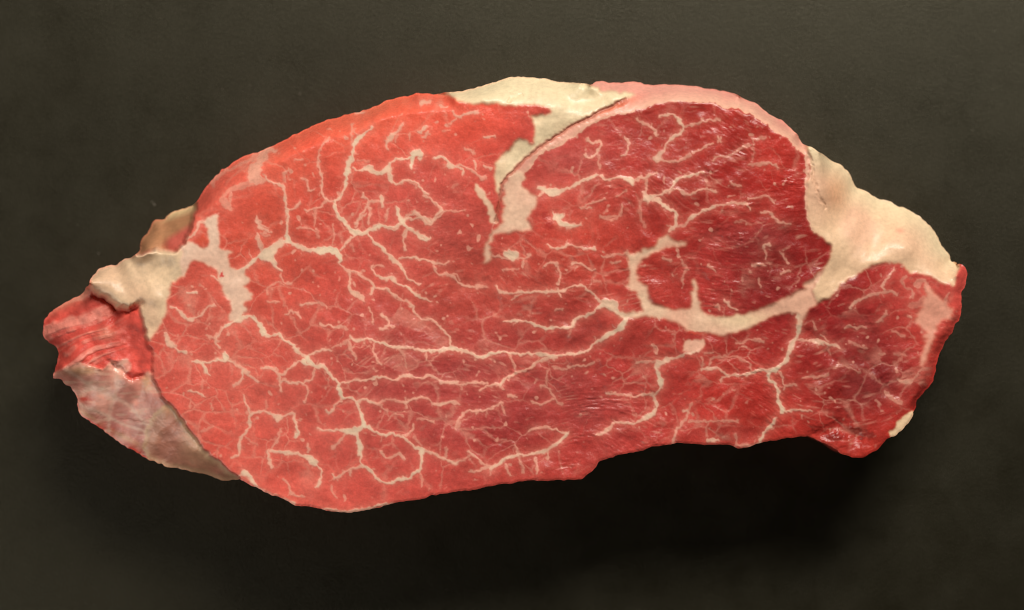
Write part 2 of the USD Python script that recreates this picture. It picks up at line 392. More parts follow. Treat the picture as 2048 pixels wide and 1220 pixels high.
K .95:1320 40 12,1330 130 9,1300 220 10,1250 310 10,1230 380 11,1150 450 11,1110 480 9,1110 540 8,1160 600 7,1160 670 7,1190 740 9,1200 770 12
K .9:1110 460 9,960 475 7,880 490 7,780 500 5,720 540 7
K .8:780 490 7,700 450 8,590 460 8
K .95:1150 840 8,1090 910 8,1040 970 8,1010 1020 8
K .85:1200 770 9,1300 765 5,1410 770 6
K .8:1200 610 5,1230 580 5,1300 575 5
K .7:1180 470 5,1210 580 4
K .85:450 765 7,480 770 6,465 830 7,400 900 8,370 960 7,360 1020 8
K .5:480 770 5,520 710 5
K .6:490 850 5,620 850 4,860 850 5
K .5:630 860 6,620 960 6
K .8:1320 230 8,1440 240 9,1540 260 10,1640 290 7
K .5:1540 270 6,1570 340 5
K .6:1490 190 7,1550 240 7
K .6:1440 100 8,1450 150 7
K .5:1600 430 6,1700 440 7,1790 470 5
K .5:1350 520 6,1450 515 6,1550 500 8
K .6:600 330 7,680 320 8
K .5:590 370 5,600 450 5
K .55:640 380 4,800 350 5,900 380 5,960 450 4
K .6:850 260 4,920 240 6,1060 240 4
K .7:200 270 5,235 280 5,240 330 5
K .6:840 960 8,850 1010 8
K .8:630 1000 9,700 1000 8
K .75:850 1030 7,1000 1028 7
K .6:1040 960 4,1130 900 4
M .75:950 310 6,940 260 5,990 190 5,1020 130 4
M .75:690 440 5,750 380 6,830 350 9,940 320 5,1040 325 5
M .5:1100 200 9,1080 230 9,1140 310 9,1150 380 8
M .7:960 460 7,940 520 7,890 550 6
M .6:1130 510 10,1145 515 10
M .6:640 580 5,740 590 6,820 595 5
M .5:680 710 6,750 720 6,820 750 5
M .5:900 800 5,940 800 6
M .5:1010 630 5,1100 650 5
M .6:1030 790 5,1100 800 5
M .5:1035 910 12,1045 930 12
M .6:1060 990 9,1130 1010 12,1190 960 8,1230 900 8
M .45:950 1070 9,1000 1130 9,1080 1160 8
M .45:1200 260 14,1250 240 12,1280 300 12
M .5:1150 430 12,1250 400 16
M .45:1400 430 10,1440 330 8
'''

# ------------------------------------------------------------------ rasters
G = 1.3
U0, V0, U1, V1 = 76, 140, 1950, 1040
nu, nv = int((U1 - U0) / G) + 1, int((V1 - V0) / G) + 1
uu, vv = np.meshgrid(U0 + G * np.arange(nu), V0 + G * np.arange(nv))
rng = np.random.default_rng(7)


def nz(sig, seed, aspect=(1, 1)):
    """smooth unit-variance noise, sig in sheet units"""
    r = np.random.default_rng(seed).standard_normal((nv, nu))
    f = gaussian_filter(r, (sig * aspect[1] / G, sig * aspect[0] / G), mode='wrap')
    return f / f.std()


def smooth_loop(p, n=2):
    for _ in range(n):
        q = np.roll(p, -1, 0)
        p = np.stack([.75 * p + .25 * q, .25 * p + .75 * q], 1).reshape(-1, 2)
    return p


out_poly = Polygon(smooth_loop(OUT, 2)).buffer(0)
# a slightly ragged cut edge
ring = np.array(out_poly.exterior.segmentize(2.0).coords)[:-1]
s_ = np.arange(len(ring))
tn = np.roll(ring, -1, 0) - np.roll(ring, 1, 0)
tn /= np.linalg.norm(tn, axis=1, keepdims=True)
w1 = gaussian_filter(rng.standard_normal(len(ring)), 2.0, mode='wrap'); w2 = gaussian_filter(rng.standard_normal(len(ring)), 6.0, mode='wrap')
jit = (.75 * w1 / w1.std() + 1.0 * w2 / w2.std()) * np.where(ring[:, 0] < 330, 1.7, 1.0)
ring = ring + np.stack([-tn[:, 1], tn[:, 0]], 1) * jit[:, None]
out_poly = Polygon(ring).buffer(0)
if out_poly.geom_type != 'Polygon':
    out_poly = max(out_poly.geoms, key=lambda g: g.area)
ring = np.array(out_poly.exterior.segmentize(0.6).coords)[:-1]
inside = shapely.contains_xy(out_poly, uu, vv)
d_out = distance_transform_edt(inside) * G

wx = 1.1 * nz(1.9, 5) + 1.2 * nz(3.5, 1) + .9 * nz(9, 2)
wy = 1.1 * nz(1.9, 6) + 1.2 * nz(3.5, 3) + .9 * nz(9, 4)
wu, wv = uu + .8 * wx, vv + .8 * wy           # warped sheet: ragged borders


tooth = (1.5 * nz(1.7, 8, (2.6, .75)) + 2.2 * nz(4.5, 9, (2, .9))) * np.clip(.6 + .5 * nz(14, 10), 0, 1.5)
wt = wu + tooth


def region(rows, ss=True, teeth=False):
    p = Polygon(chain('\n'.join(rows))).buffer(0)
    if ss:
        p = p.buffer(1.2).buffer(-1.2)
    return shapely.contains_xy(p, wt if teeth else wu, wv) & inside


LBL = np.zeros((nv, nu), np.int32)              # part number of every sheet point
PARTS = [('lean_muscle', None)]                 # (name, label)


def add_part(name, mask, label=None):
    PARTS.append((name, label)); LBL[mask] = len(PARTS) - 1


M = {k: region(v, teeth=k in ('left_seam', 'fat_column', 'lobe_fat', 'fat_seam')) for k, v in REG.items()}
eye, lobe = region(REG_EYE), region(REG_LOBE)
FATS = ('left_fat', 'top_fat', 'right_fat', 'fat_seam', 'left_seam', 'lobe_fat', 'fat_nub', 'patch_fat', 'fat_column', 'fat_sliver', 'sheath')
anyfat = np.zeros_like(inside)
for k in FATS:
    anyfat |= M[k]
skin_m = M['silverskin'] | M['tan_skin']

add_part('lean_muscle', eye, 'dark red round muscle at the upper right')
add_part('lean_muscle', lobe, 'dark red lobe of muscle at the lower right end')
add_part('trimming_flap', M['small_fat'], 'tan and pink scrap at the upper left edge')
add_part('lean_flap', M['red_lump'], 'bright red ridged lump of lean at the left end')
add_part('fat_cap', M['left_fat'], 'cream lump of fat at the left end')
add_part('silverskin', M['silverskin'], 'greyish pink membrane at the lower left')
add_part('membrane', M['tan_skin'], 'tan fold of membrane at the lower left')
add_part('fat_cap', M['top_fat'], 'cream wedge of fat at the top edge')
add_part('fat_sheath', M['sheath'], 'pink fatty sheath round the upper right muscle')
add_part('fat_seam', M['fat_column'], 'pale column of fat in the middle cleft')
add_part('fat_seam', M['fat_sliver'], 'thin pale sliver of fat left of the cleft')
add_part('fat_cap', M['right_fat'] & ~eye, 'thick cream fat at the right edge')
add_part('fat_seam', M['fat_seam'] & ~M['right_fat'], 'long curved branching seam of fat at the right')
add_part('fat_seam', M['left_seam'], 'ragged branching seam of fat at the left')
add_part('fat_patch', M['lobe_fat'], 'pink fat patch on the right lobe')
add_part('fat_patch', M['fat_nub'], 'small white nub of fat at the lower right edge')
add_part('fat_patch', M['patch_fat'], 'pale chunk of fat below the curved seam')

# veins
SPURS = []


def L_(q):
    return np.linalg.norm(np.diff(q[:, :2], axis=0), axis=1).sum()


vein = np.zeros((nv, nu))
skip = M['small_fat'] | M['red_lump'] | skin_m
for n, row in enumerate(STROKES.strip().splitlines()):
    head, body = row.split(':', 1)
    key, st = head.split(); st = float(st)
    p = np.array(pts(key, body))
    r_ = np.random.default_rng(1000 + n)
    if len(p) > 2:
        tck, _ = splprep(p.T, s=0, k=min(3, len(p) - 1))
        L = np.linalg.norm(np.diff(p[:, :2], axis=0), axis=1).sum()
        q = np.array(splev(np.linspace(0, 1, max(6, int(L / 3))), tck)).T
        q[:, 2] = np.maximum(q[:, 2], 2.0)
    else:
        t = np.linspace(0, 1, max(3, int(np.linalg.norm(p[1, :2] - p[0, :2]) / 3)))[:, None]
        q = p[0] * (1 - t) + p[1] * t
    m = len(q)
    jit = gaussian_filter(r_.standard_normal((m, 3)), (1.6, 0))
    q[:, :2] += jit[:, :2] * 1.5
    q[:, 2] *= np.clip(1 + .55 * jit[:, 2], .5, 1.8) * np.interp(q[:, 2], [3, 8, 14], [.74, .86, 1.0])
    fade = np.clip(1.02 + (.45 if st < .95 else .22) * gaussian_filter(r_.standard_normal(m), 4), .62, 1.12)
    W = q[:, 2].max() + 10
    i0, i1 = int((q[:, 1].min() - W - V0) / G), int((q[:, 1].max() + W - V0) / G) + 2
    j0, j1 = int((q[:, 0].min() - W - U0) / G), int((q[:, 0].max() + W - U0) / G) + 2
    i0, j0 = max(i0, 0), max(j0, 0)
    sl = (slice(i0, i1), slice(j0, j1))
    P = np.stack([uu[sl] + .75 * wx[sl], vv[sl] + .75 * wy[sl]], -1)
    best = np.full(P.shape[:2], 1e9); fd = np.ones(P.shape[:2]); wl = np.ones(P.shape[:2])
    for a, b, f_ in zip(q[:-1], q[1:], fade):
        ab = b[:2] - a[:2]
        t = np.clip(((P - a[:2]) @ ab) / max(ab @ ab, 1e-9), 0, 1)
        d = np.linalg.norm(P - a[:2] - t[..., None] * ab, axis=-1) - .5 * (a[2] + (b[2] - a[2]) * t)
        cl_ = d < best
        best = np.where(cl_, d, best); fd = np.where(cl_, f_, fd); wl = np.where(cl_, a[2], wl)
    core = np.minimum(2.6, .33 * wl)
    c = np.exp(-(np.clip(best + core, 0, 99) / 2.3) ** 2) * fd
    halo = .20 * np.exp(-np.clip(best, 0, 99) / 5.0)
    thin = np.clip((q[:, 2].mean() - 2.5) / 7.0, 0, 1)
    al = st * (.82 + .18 * thin)
    if st >= .65 and L_(q) > 25:
        SPURS.append((q, al))
    val = np.maximum(c * al, halo * al)
    vein[sl] = np.maximum(vein[sl], val)
    if st >= .65:
        own = (best < 0.0) & inside[sl] & (~anyfat[sl]) & (~skip[sl]) & (~np.isin(LBL[sl], VEIN_IDS) if n else True)
        if own.sum() >= 6:
            sub = LBL[sl]; PARTS.append(('fat_vein', None)); sub[own] = len(PARTS) - 1
    VEIN_IDS = [k for k, (nm, _) in enumerate(PARTS) if nm == 'fat_vein']

# short side spurs off the veins
sp = np.random.default_rng(77)
for q, al in SPURS:
    k = 1
    while k < len(q) - 1:
        k += int(sp.integers(8, 24))
        if k >= len(q) - 1:
            break
        t = q[min(k + 1, len(q) - 1), :2] - q[k - 1, :2]; t /= max(np.linalg.norm(t), 1e-6)
        a_ = sp.choice([-1, 1]) * sp.uniform(.7, 1.5)
        dr_ = np.array([t[0] * math.cos(a_) - t[1] * math.sin(a_), t[0] * math.sin(a_) + t[1] * math.cos(a_)])
        ln = q[k, 2] * .5 + sp.gamma(2.0, 2.4)
        w_ = sp.uniform(1.6, 3.0)
        a, b = q[k, :2], q[k, :2] + dr_ * ln
        i0, i1 = int((min(a[1], b[1]) - 6 - V0) / G), int((max(a[1], b[1]) + 6 - V0) / G) + 2
        j0, j1 = int((min(a[0], b[0]) - 6 - U0) / G), int((max(a[0], b[0]) + 6 - U0) / G) + 2
        if i0 < 0 or j0 < 0:
            continue
        sl = (slice(i0, i1), slice(j0, j1))
        P = np.stack([uu[sl] + .8 * wx[sl], vv[sl] + .8 * wy[sl]], -1)
        ab = b - a
        tt = np.clip(((P - a) @ ab) / (ab @ ab), 0, 1)
        d = np.linalg.norm(P - a - tt[..., None] * ab, axis=-1) - .5 * w_ * (1 - .6 * tt)
        c = np.exp(-(np.clip(d + 1, 0, 99) / 2.2) ** 2)
        vein[sl] = np.maximum(vein[sl], c * al * .75 * (1 - .5 * tt))

# ------------------------------------------------------------------ albedo
def lin(c):
    c = np.asarray(c, float) / 255
    return np.where(c <= .04045, c / 12.92, ((c + .055) / 1.055) ** 2.4)


CTRL = '''330 700 222 95 80,450 850 226 98 82,650 960 224 94 80,520 470 214 86 66,640 560 210 84 70,700 270 250 106 80,560 300 250 110 84,800 230 248 104 78,950 250 238 94 74,640 330 226 90 70,840 330 216 90 76,480 360 230 98 78,
830 480 208 88 76,900 600 194 80 68,800 720 182 72 66,1000 780 180 70 66,1000 860 174 64 60,1150 600 190 72 62,1150 440 206 80 66,1250 250 190 70 62,1130 320 200 86 78,
1450 250 180 54 46,1560 350 186 56 48,1400 450 180 54 48,1600 480 160 46 42,1500 530 165 52 50,1350 560 188 66 58,1300 680 182 66 58,1250 850 190 70 64,1450 750 190 60 52,
1650 750 165 50 46,1720 600 165 48 46,1850 650 205 74 64,1800 760 156 50 48,1740 880 190 60 50,200 680 215 72 58,130 640 225 95 82,900 960 206 80 70,1100 930 192 70 62,1880 800 205 62 50,1890 600 215 85 75'''
c_ = np.array([[float(x) for x in r.split()] for r in CTRL.replace('\n', '').split(',')])
cg_u, cg_v = np.meshgrid(np.linspace(U0, U1, 90), np.linspace(V0, V1, 50))
rb = RBFInterpolator(c_[:, :2], lin(c_[:, 2:]), kernel='thin_plate_spline', smoothing=200)(np.stack([cg_u.ravel(), cg_v.ravel()], 1)).reshape(50, 90, 3)
iy, ix = (vv - V0) / (V1 - V0) * 49, (uu - U0) / (U1 - U0) * 89
lean = np.stack([np.clip(map_coordinates(rb[..., k], [iy, ix], order=1), .02, .95) for k in range(3)], -1)

# weights
right = 1 / (1 + np.exp(-(uu - 1150 + .35 * (vv - 600)) / 70))
mid = np.exp(-(((uu - 1000) / 330) ** 2 + ((vv - 640) / 190) ** 2))
# fibre noise follows a gentle bend
bu, bv = uu + 18 * nz(60, 21), vv + 22 * nz(60, 22) + np.where(uu < 1000, -.28 * (uu - 1000) * -1, 0)
f1 = nz(2.0, 31, (2.6, .9)); f2 = nz(2.6, 32, (4, .9)); f0 = nz(1.6, 33)


def warp_field(f):
    return map_coordinates(f, [(bv - V0) / G, (bu - U0) / G], order=1, mode='wrap')


fib = warp_field(f1); fib2 = warp_field(f2)
mott = .55 * nz(26, 41) + .55 * nz(9, 42) + .3 * nz(4, 44)
tone = 1 + .065 * mott + .03 * f0 + .022 * (right + mid) * fib
lean = lean * tone[..., None] * [1.03, .95, .97] * (1 + np.array([.05, .18, .22]) / (1 + np.exp((uu - 950) / 90))[..., None])
for (a, b, ra, rb_, k_) in ((1480, 470, 70, 34, .55), (1560, 470, 40, 30, .4), (1640, 380, 40, 34, .3), (1360, 340, 60, 20, .3), (1100, 765, 70, 30, .45), (1190, 820, 70, 28, .5), (1440, 860, 70, 20, .4), (1740, 770, 60, 34, .5), (1700, 650, 60, 40, .35), (940, 730, 90, 26, .35), (1150, 320, 70, 20, .45), (920, 450, 60, 50, .25), (1090, 650, 90, 30, .25)):
    w = np.clip(1.5 * np.exp(-(((uu - a) / ra) ** 2 + ((vv - b) / rb_) ** 2)) * (1 + .45 * nz(13, 46) + .25 * nz(4, 47, (2, 1))) - .2, 0, 1)[..., None] * k_
    lean = lean * (1 - .75 * w) + (lean * .55 + lin([178, 100, 96]) * .36) * .75 * w          # dulled, drier patches of the cut face
near = np.clip(gaussian_filter(vein, 9 / G) * 2.4, 0, 1)[..., None]       # bundles are paler where they meet the fat
lean = lean * (.95 + .05 * near)
lean = lean * (1 - .30 * near) + lin([236, 116, 98]) * .30 * near
lean *= (1.03 - .10 * np.clip(nz(40, 45) * right, 0, 2))[..., None]
lean[..., 1:] *= (1 + .03 * nz(18, 43))[..., None]

# faint network of fine fat between the bundles
seeds = np.stack([rng.uniform(U0, U1, 640), rng.uniform(V0, V1, 640)], 1)
d12, _ = cKDTree(seeds).query(np.stack([(uu + .8 * wx + 6 * nz(16, 51)).ravel(), (vv * 1.25 - 150 + .8 * wy + 6 * nz(16, 52)).ravel()], 1), k=2)
edge = (d12[:, 1] - d12[:, 0]).reshape(nv, nu)
left_ = 1 / (1 + np.exp((uu - 800 + .2 * (vv - 700)) / 60))
net = np.exp(-(edge / (4.5 + 1.2 * nz(20, 54))) ** 2) * np.clip(.40 + .45 * nz(22, 53) + .25 * left_, 0, 1)
flecks = np.clip(nz(3.2, 61) - 1.9, 0, 1) * 1.0 + np.clip(fib - 1.7, 0, 1) * .35 * np.clip(mid + right, 0, 1) + np.clip(fib2 - 1.9, 0, 1) * .25 * np.clip(mid + .7 * right, 0, 1)
sh1 = map_coordinates(nz(2.2, 65, (3.2, .9)), [(bv - V0) / G, (bu - U0) / G], order=1, mode='wrap')
streak = .8 * np.clip(sh1 - .9, 0, 1.6) * np.clip(.25 + .7 * nz(30, 66), 0, 1) * np.clip(.3 + mid + .8 * right, 0, 1)
fine = np.clip(.27 * net + .55 * np.clip(flecks, 0, 1) + .24 * streak, 0, .6)
fine *= np.clip((d_out - 4) / 14, 0, 1)
marb = 1 - (1 - np.clip(np.maximum(vein, fine), 0, 1)) ** 1.12
blotch = nz(14, 71)
vcol = lin([255, 184, 160]) * (1 - .5 * right[..., None] * .35) * (1 + .05 * blotch[..., None])
thick = gaussian_filter(vein, 2.6 / G)          # wide veins are creamier than thin ones
vcol = vcol + (lin([253, 214, 184]) - lin([255, 184, 160])) * np.clip((thick[..., None] - .45) * 1.8, 0, 1)
alb = lean * (1 - marb[..., None]) + vcol * marb[..., None]


def soft(mask, s=2.2):
    return np.clip(gaussian_filter(mask.astype(float), s / G), 0, 1)[..., None]


def lay(alb, mask, col, s=2.4, var=.04, seed=0, pink=None, pk=.0):
    c = lin(col) * (1 + var * (nz(10, 100 + seed) * .6 + nz(3, 150 + seed) * .4))[..., None]
    if pink is not None:
        w = np.clip(.5 + .6 * nz(22, 200 + seed), 0, 1)[..., None] * pk
        c = c * (1 - w) + lin(pink) * w
    m = soft(mask, s)
    return alb * (1 - m) + c * m


# red end lump: pale ridges fanning to the left
lump = lin([222, 84, 72]) * (1 + .08 * nz(14, 81))[..., None]
ang = (vv - 560) * .86 + (uu - 60) * .42 + 4 * nz(25, 82)
ang2 = (vv - 600) * math.cos(.42) + (uu - 160) * math.sin(.42) + 3 * nz(22, 82) + .00055 * (uu - 90) * (vv - 640)
fr = np.random.default_rng(83).standard_normal(400)
fr = gaussian_filter(fr, 2.2); fr2 = gaussian_filter(np.random.default_rng(84).standard_normal(400), 5.0)
at_ = np.clip(ang2 + 200, 0, 398)
ridge = np.clip(np.interp(at_, np.arange(400), fr / fr.std()) * .45 + np.interp(at_, np.arange(400), fr2 / fr2.std()) * .65 + .25 * nz(4, 83) - .15, 0, 1.2) * np.clip((262 - uu) / 60, 0, 1)
lump = lump * (1 - .55 * ridge[..., None]) + lin([242, 156, 138]) * .55 * ridge[..., None]
lump *= (1 + .10 * nz(5, 86))[..., None]
pale = np.exp(-(((uu - 213) / 18) ** 2 + ((vv - 668) / 12) ** 2))
lump = lump * (1 - .55 * pale[..., None]) + lin([225, 150, 125]) * .55 * pale[..., None]
edgepale = np.exp(-d_out / 7) * np.clip((640 - vv) / 30, 0, 1) * .6
lump = lump * (1 - edgepale[..., None]) + lin([240, 185, 150]) * edgepale[..., None]
m = soft(M['red_lump'], 3); alb = alb * (1 - m) + lump * m
# scrap at upper left
sf = lin([196, 138, 100]) * np.ones((nv, nu, 1))
w = np.clip((445 - vv - .35 * (uu - 340)) / 22, 0, 1)[..., None] * np.clip((uu - 318) / 20, 0, 1)[..., None]; sf = sf * (1 - w) + lin([248, 222, 168]) * w
w = np.clip((vv - .62 * (420 - uu) - 418) / 14, 0, 1)[..., None] * np.clip((uu - 320) / 20, 0, 1)[..., None]; sf = sf * (1 - w) + lin([222, 108, 94]) * w
sf = sf * (1 + .04 * nz(8, 85))[..., None]
m = soft(M['small_fat'], 2.5); alb = alb * (1 - m) + sf * m
# membranes
ss = lin([214, 144, 132]) * np.ones((nv, nu, 1))
net2 = np.clip(.5 + .8 * nz(16, 91) + .35 * nz(5, 92, (2, 1)), 0, 1)[..., None]
net2 = net2 * .8
ss = ss * (1 - .7 * net2) + lin([232, 178, 160]) * .7 * net2
pur = np.clip(nz(17, 93) - .3, 0, 1)[..., None] * .6
ss = ss * (1 - pur) + lin([186, 116, 116]) * pur
redp = (np.exp(-(((uu - 168) / 15) ** 2 + ((vv - 800) / 9) ** 2)) + np.exp(-(((uu - 222) / 18) ** 2 + ((vv - 862) / 11) ** 2)) + np.exp(-(((uu - 270) / 17) ** 2 + ((vv - 755) / 5) ** 2))
        + np.exp(-d_out / 9) * np.clip(nz(14, 94) + .7, 0, 1.2) * (vv > 790))
redp = np.clip(redp, 0, .9)[..., None]
ss = ss * (1 - redp) + lin([196, 62, 48]) * redp
wh = np.clip(np.exp(-(((uu - 293) / 9) ** 2 + ((vv - 764) / 14) ** 2)) + np.exp(-(((uu - 165) / 34) ** 2 + ((vv - 742) / 8) ** 2)) + .8 * np.exp(-(((uu - 175) / 20) ** 2 + ((vv - 830 - .6 * (uu - 175)) / 5) ** 2)) + .7 * np.exp(-(((uu - 250) / 30) ** 2 + ((vv - 875 - .5 * (uu - 250)) / 6) ** 2)), 0, .85)[..., None]
ss = ss * (1 - wh) + lin([226, 180, 144]) * wh
fs = np.clip(nz(2.6, 97, (3.5, .9)) - .5, 0, 1.2)[..., None] * .42
ss = ss * (1 - fs) + lin([240, 198, 176]) * fs
ss = ss * (1 + .07 * nz(4, 98))[..., None]
ss = ss * [1.16, 1.02, .95]
fold = np.clip(np.exp(-((vv - 800 - .62 * (uu - 230) + 5 * nz(20, 198)) / 6) ** 2) * .5 + np.exp(-((vv - 838 - .50 * (uu - 230) + 6 * nz(20, 199)) / 5) ** 2) * .55 + np.exp(-((uu - 232 + .25 * (vv - 790) + 5 * nz(16, 197)) / 6) ** 2) * .45, 0, .7)[..., None]
ss = ss * (1 - fold) + lin([250, 206, 182]) * fold
m = soft(M['silverskin'], 2.0); alb = alb * (1 - m) + ss * m
tan = lin([226, 172, 142]) * (1 + .06 * nz(9, 95))[..., None]
w = np.clip(.5 * nz(20, 96) + .2 + (vv - 860) / 180, 0, .8)[..., None]
tan = tan * (1 - w) + lin([198, 128, 112]) * w
d_in = distance_transform_edt(M['tan_skin']) * G
tan = tan * (1 + .08 * nz(3.5, 99, (2, 1)))[..., None]
w = np.clip(1 - d_in / 12, 0, 1)[..., None] * .8
tan = tan * (1 - w) + lin([240, 206, 166]) * w
tan = tan * [1.14, 1.02, .95]
m = soft(M['tan_skin'], 1.8); alb = alb * (1 - m) + tan * m

alb = lay(alb, M['left_fat'], (240, 202, 160), 2.5, .05, 1, (228, 176, 140), .5)
alb = lay(alb, M['left_seam'], (244, 200, 170), 2.0, .03, 2, (236, 182, 150), .5)
alb = lay(alb, M['sheath'], (236, 158, 136), 2.0, .04, 3, (226, 140, 124), .6)
sh_up = M['sheath'] & (uu < 1600)
core = np.clip(1 - distance_transform_edt(~eye) * G / 24, 0, 1)[..., None] * M['sheath'][..., None] * .8
alb = alb * (1 - core) + lin([238, 182, 150]) * core
hot = np.exp(-(((uu - 1232) / 34) ** 2 + ((vv - 214 + .42 * (uu - 1232)) / 8) ** 2))[..., None] * soft(M['sheath'], 2) * .9
alb = alb * (1 - hot) + lin([240, 118, 80]) * hot
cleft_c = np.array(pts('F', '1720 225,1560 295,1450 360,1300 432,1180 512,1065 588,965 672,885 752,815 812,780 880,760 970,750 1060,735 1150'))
alb = lay(alb, M['top_fat'], (242, 212, 168), 2.4, .03, 4, (240, 196, 156), .4)
w = np.clip((235 - vv) / 60, 0, 1)[..., None] * soft(M['top_fat']) * .6
alb = alb * (1 - w) + lin([240, 218, 172]) * w
alb = lay(alb, M['fat_column'], (242, 194, 160), 2.6, .05, 5, (240, 176, 146), .5)
alb = lay(alb, M['fat_sliver'], (240, 190, 156), 1.6, .03, 6)
alb = lay(alb, M['right_fat'] & ~eye, (238, 194, 152), 2.2, .03, 7, (236, 178, 144), .6)
w = np.clip(1 - d_out / 46, 0, 1)[..., None] * soft(M['right_fat'] & ~eye) * .8
alb = alb * (1 - w) + lin([240, 216, 170]) * w
w = np.exp(-(((uu - 1672) / 22) ** 2 + ((vv - 385) / 34) ** 2))[..., None] * soft(M['right_fat'] & ~eye) * .5
alb = alb * (1 - w) + lin([246, 178, 126]) * w
w = np.exp(-(((uu - 1800) / 8) ** 2 + ((vv - 461) / 5) ** 2))[..., None] * .5
alb = alb * (1 - w) + lin([232, 130, 105]) * w
alb = lay(alb, M['fat_seam'] & ~M['right_fat'], (242, 196, 160), 2.6, .04, 8, (238, 168, 138), .6)
w = (np.exp(-(((uu - 1490) / 60) ** 2 + ((vv - 640) / 16) ** 2)) * soft(M['fat_seam'])[..., 0] * .7)[..., None]
alb = alb * (1 - w) + lin([242, 206, 160]) * w
alb = lay(alb, M['lobe_fat'], (234, 158, 130), 3.0, .04, 9)
alb = lay(alb, M['fat_nub'], (240, 200, 156), 1.4, .05, 10)
alb = lay(alb, M['patch_fat'], (236, 176, 146), 1.6, .04, 11)
# blood spots and slits with a shape of their own
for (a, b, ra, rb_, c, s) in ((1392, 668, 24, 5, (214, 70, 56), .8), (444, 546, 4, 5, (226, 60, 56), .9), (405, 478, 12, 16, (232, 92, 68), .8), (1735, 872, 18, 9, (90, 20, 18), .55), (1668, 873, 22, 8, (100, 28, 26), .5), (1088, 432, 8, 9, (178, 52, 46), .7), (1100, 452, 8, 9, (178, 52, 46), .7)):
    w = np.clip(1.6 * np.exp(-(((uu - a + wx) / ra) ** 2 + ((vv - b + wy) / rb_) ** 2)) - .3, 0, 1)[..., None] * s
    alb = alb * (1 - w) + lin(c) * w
# sealed cut rim: slightly paler thin edge
rim = np.exp(-d_out / 3.0)[..., None] * .28 * ((vv > 560) & (uu > 470) & (uu < 1700))[..., None]
alb = alb * (1 - rim) + lin([232, 120, 98]) * rim
fw = np.clip(soft(anyfat, 2) + soft(M['left_fat'], 2), 0, 1)
alb = alb * (1 - fw * (1 - np.array([1.03, 1.07, 1.16])))
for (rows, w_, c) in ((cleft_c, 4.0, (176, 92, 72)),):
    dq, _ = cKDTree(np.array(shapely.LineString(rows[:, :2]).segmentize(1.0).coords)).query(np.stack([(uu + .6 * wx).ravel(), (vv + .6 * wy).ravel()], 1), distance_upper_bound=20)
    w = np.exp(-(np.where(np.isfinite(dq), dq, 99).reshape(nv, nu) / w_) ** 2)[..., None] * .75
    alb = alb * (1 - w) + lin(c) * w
ALB_GAIN = 1.0
alb = np.clip(alb * ALB_GAIN, .01, .94)

# ------------------------------------------------------------------ heights (metres)
z = np.full((nv, nu), .030) + .0005 * nz(90, 301) + .00012 * nz(36, 302)
z += .0012 * np.exp(-(((uu - 1430) / 230) ** 2 + ((vv - 400) / 180) ** 2)) - .002 * np.clip((uu - 1500) / 400, 0, 1)
band_tl = Polygon(chain('''C:-60 1000,100 700,400 500,1000 250,1700 40,2100 40,2100 230,1900 240,1700 260,1500 330,1300 420,1100 480,900 560,700 660,520 760,380 860,250 980,150 1060,60 1180''')).buffer(0)
band_tl = shapely.contains_xy(band_tl, uu, vv) & inside & ~M['small_fat'] & ~M['top_fat']
rim_r = shapely.contains_xy(Polygon(chain('''M:1480 60,1700 60,1700 900,1400 1100,1150 1250,1130 1180,1190 1040,1230 900,1290 760,1345 640,1400 540,1465 450,1440 330,1470 250,1500 200''')).buffer(0), uu, vv) & inside & ~M['right_fat'] & ~M['fat_nub']
toe = shapely.contains_xy(Polygon(chain('''N:400 640,560 640,640 600,760 640,900 640,980 600,1100 470,1250 480,1100 800,700 950,400 760''')).buffer(0), uu, vv) & inside
flanks = [(M['small_fat'], .026, .013, 1.3), (M['red_lump'], .0285, .0205, 1.8), (M['left_fat'], None, .021, 1.8), (skin_m, .0290, .0232, 1.1), (band_tl, None, .019, 2.0),
          (M['top_fat'] & (vv < 250), None, .0225, 2.0), (M['sheath'] & (d_out < 60) & (vv < 330), None, .020, 1.8), (M['right_fat'] & ~eye & (uu > 1640), None, .018, 1.8), (rim_r, None, .0252, 2.0)]
allf = np.zeros_like(inside)
for f in flanks:
    allf |= f[0]
d_face = distance_transform_edt(~(inside & ~allf)) * G
for mk, zi, zo, pw in flanks:
    t = gaussian_filter(d_face / (d_face + d_out + 1e-6), 4 / G)
    zs = z if zi is None else zi
    z = np.where(mk, zs + (zo - zs) * t ** pw + .0003 * nz(24, 305) * np.clip(t * 3, 0, 1), z)
# normalised blur so that flanks join softly
wgt = gaussian_filter(inside.astype(float), 2.4 / G)
z = gaussian_filter(z * inside, 2.4 / G) / np.maximum(wgt, 1e-3)
# rounded cut edge where the face itself meets the outline
R = 5.5
dd = np.clip(d_out / R, 0, 1)
face_edge = gaussian_filter((~allf).astype(float), 6 / G)
z -= face_edge * .0006 * (1 - np.sqrt(np.clip(1 - (1 - dd) ** 2, 0, 1)))


def groove(line, depth, width, z):
    p = np.array(line)[:, :2]
    q = np.array(shapely.LineString(p).segmentize(1.0).coords)
    d, _ = cKDTree(q).query(np.stack([(uu + .5 * wx).ravel(), (vv + .5 * wy).ravel()], 1), distance_upper_bound=width * 4)
    d = np.where(np.isfinite(d), d, 1e3).reshape(nv, nu)
    return z - depth * np.exp(-(d / width) ** 2)


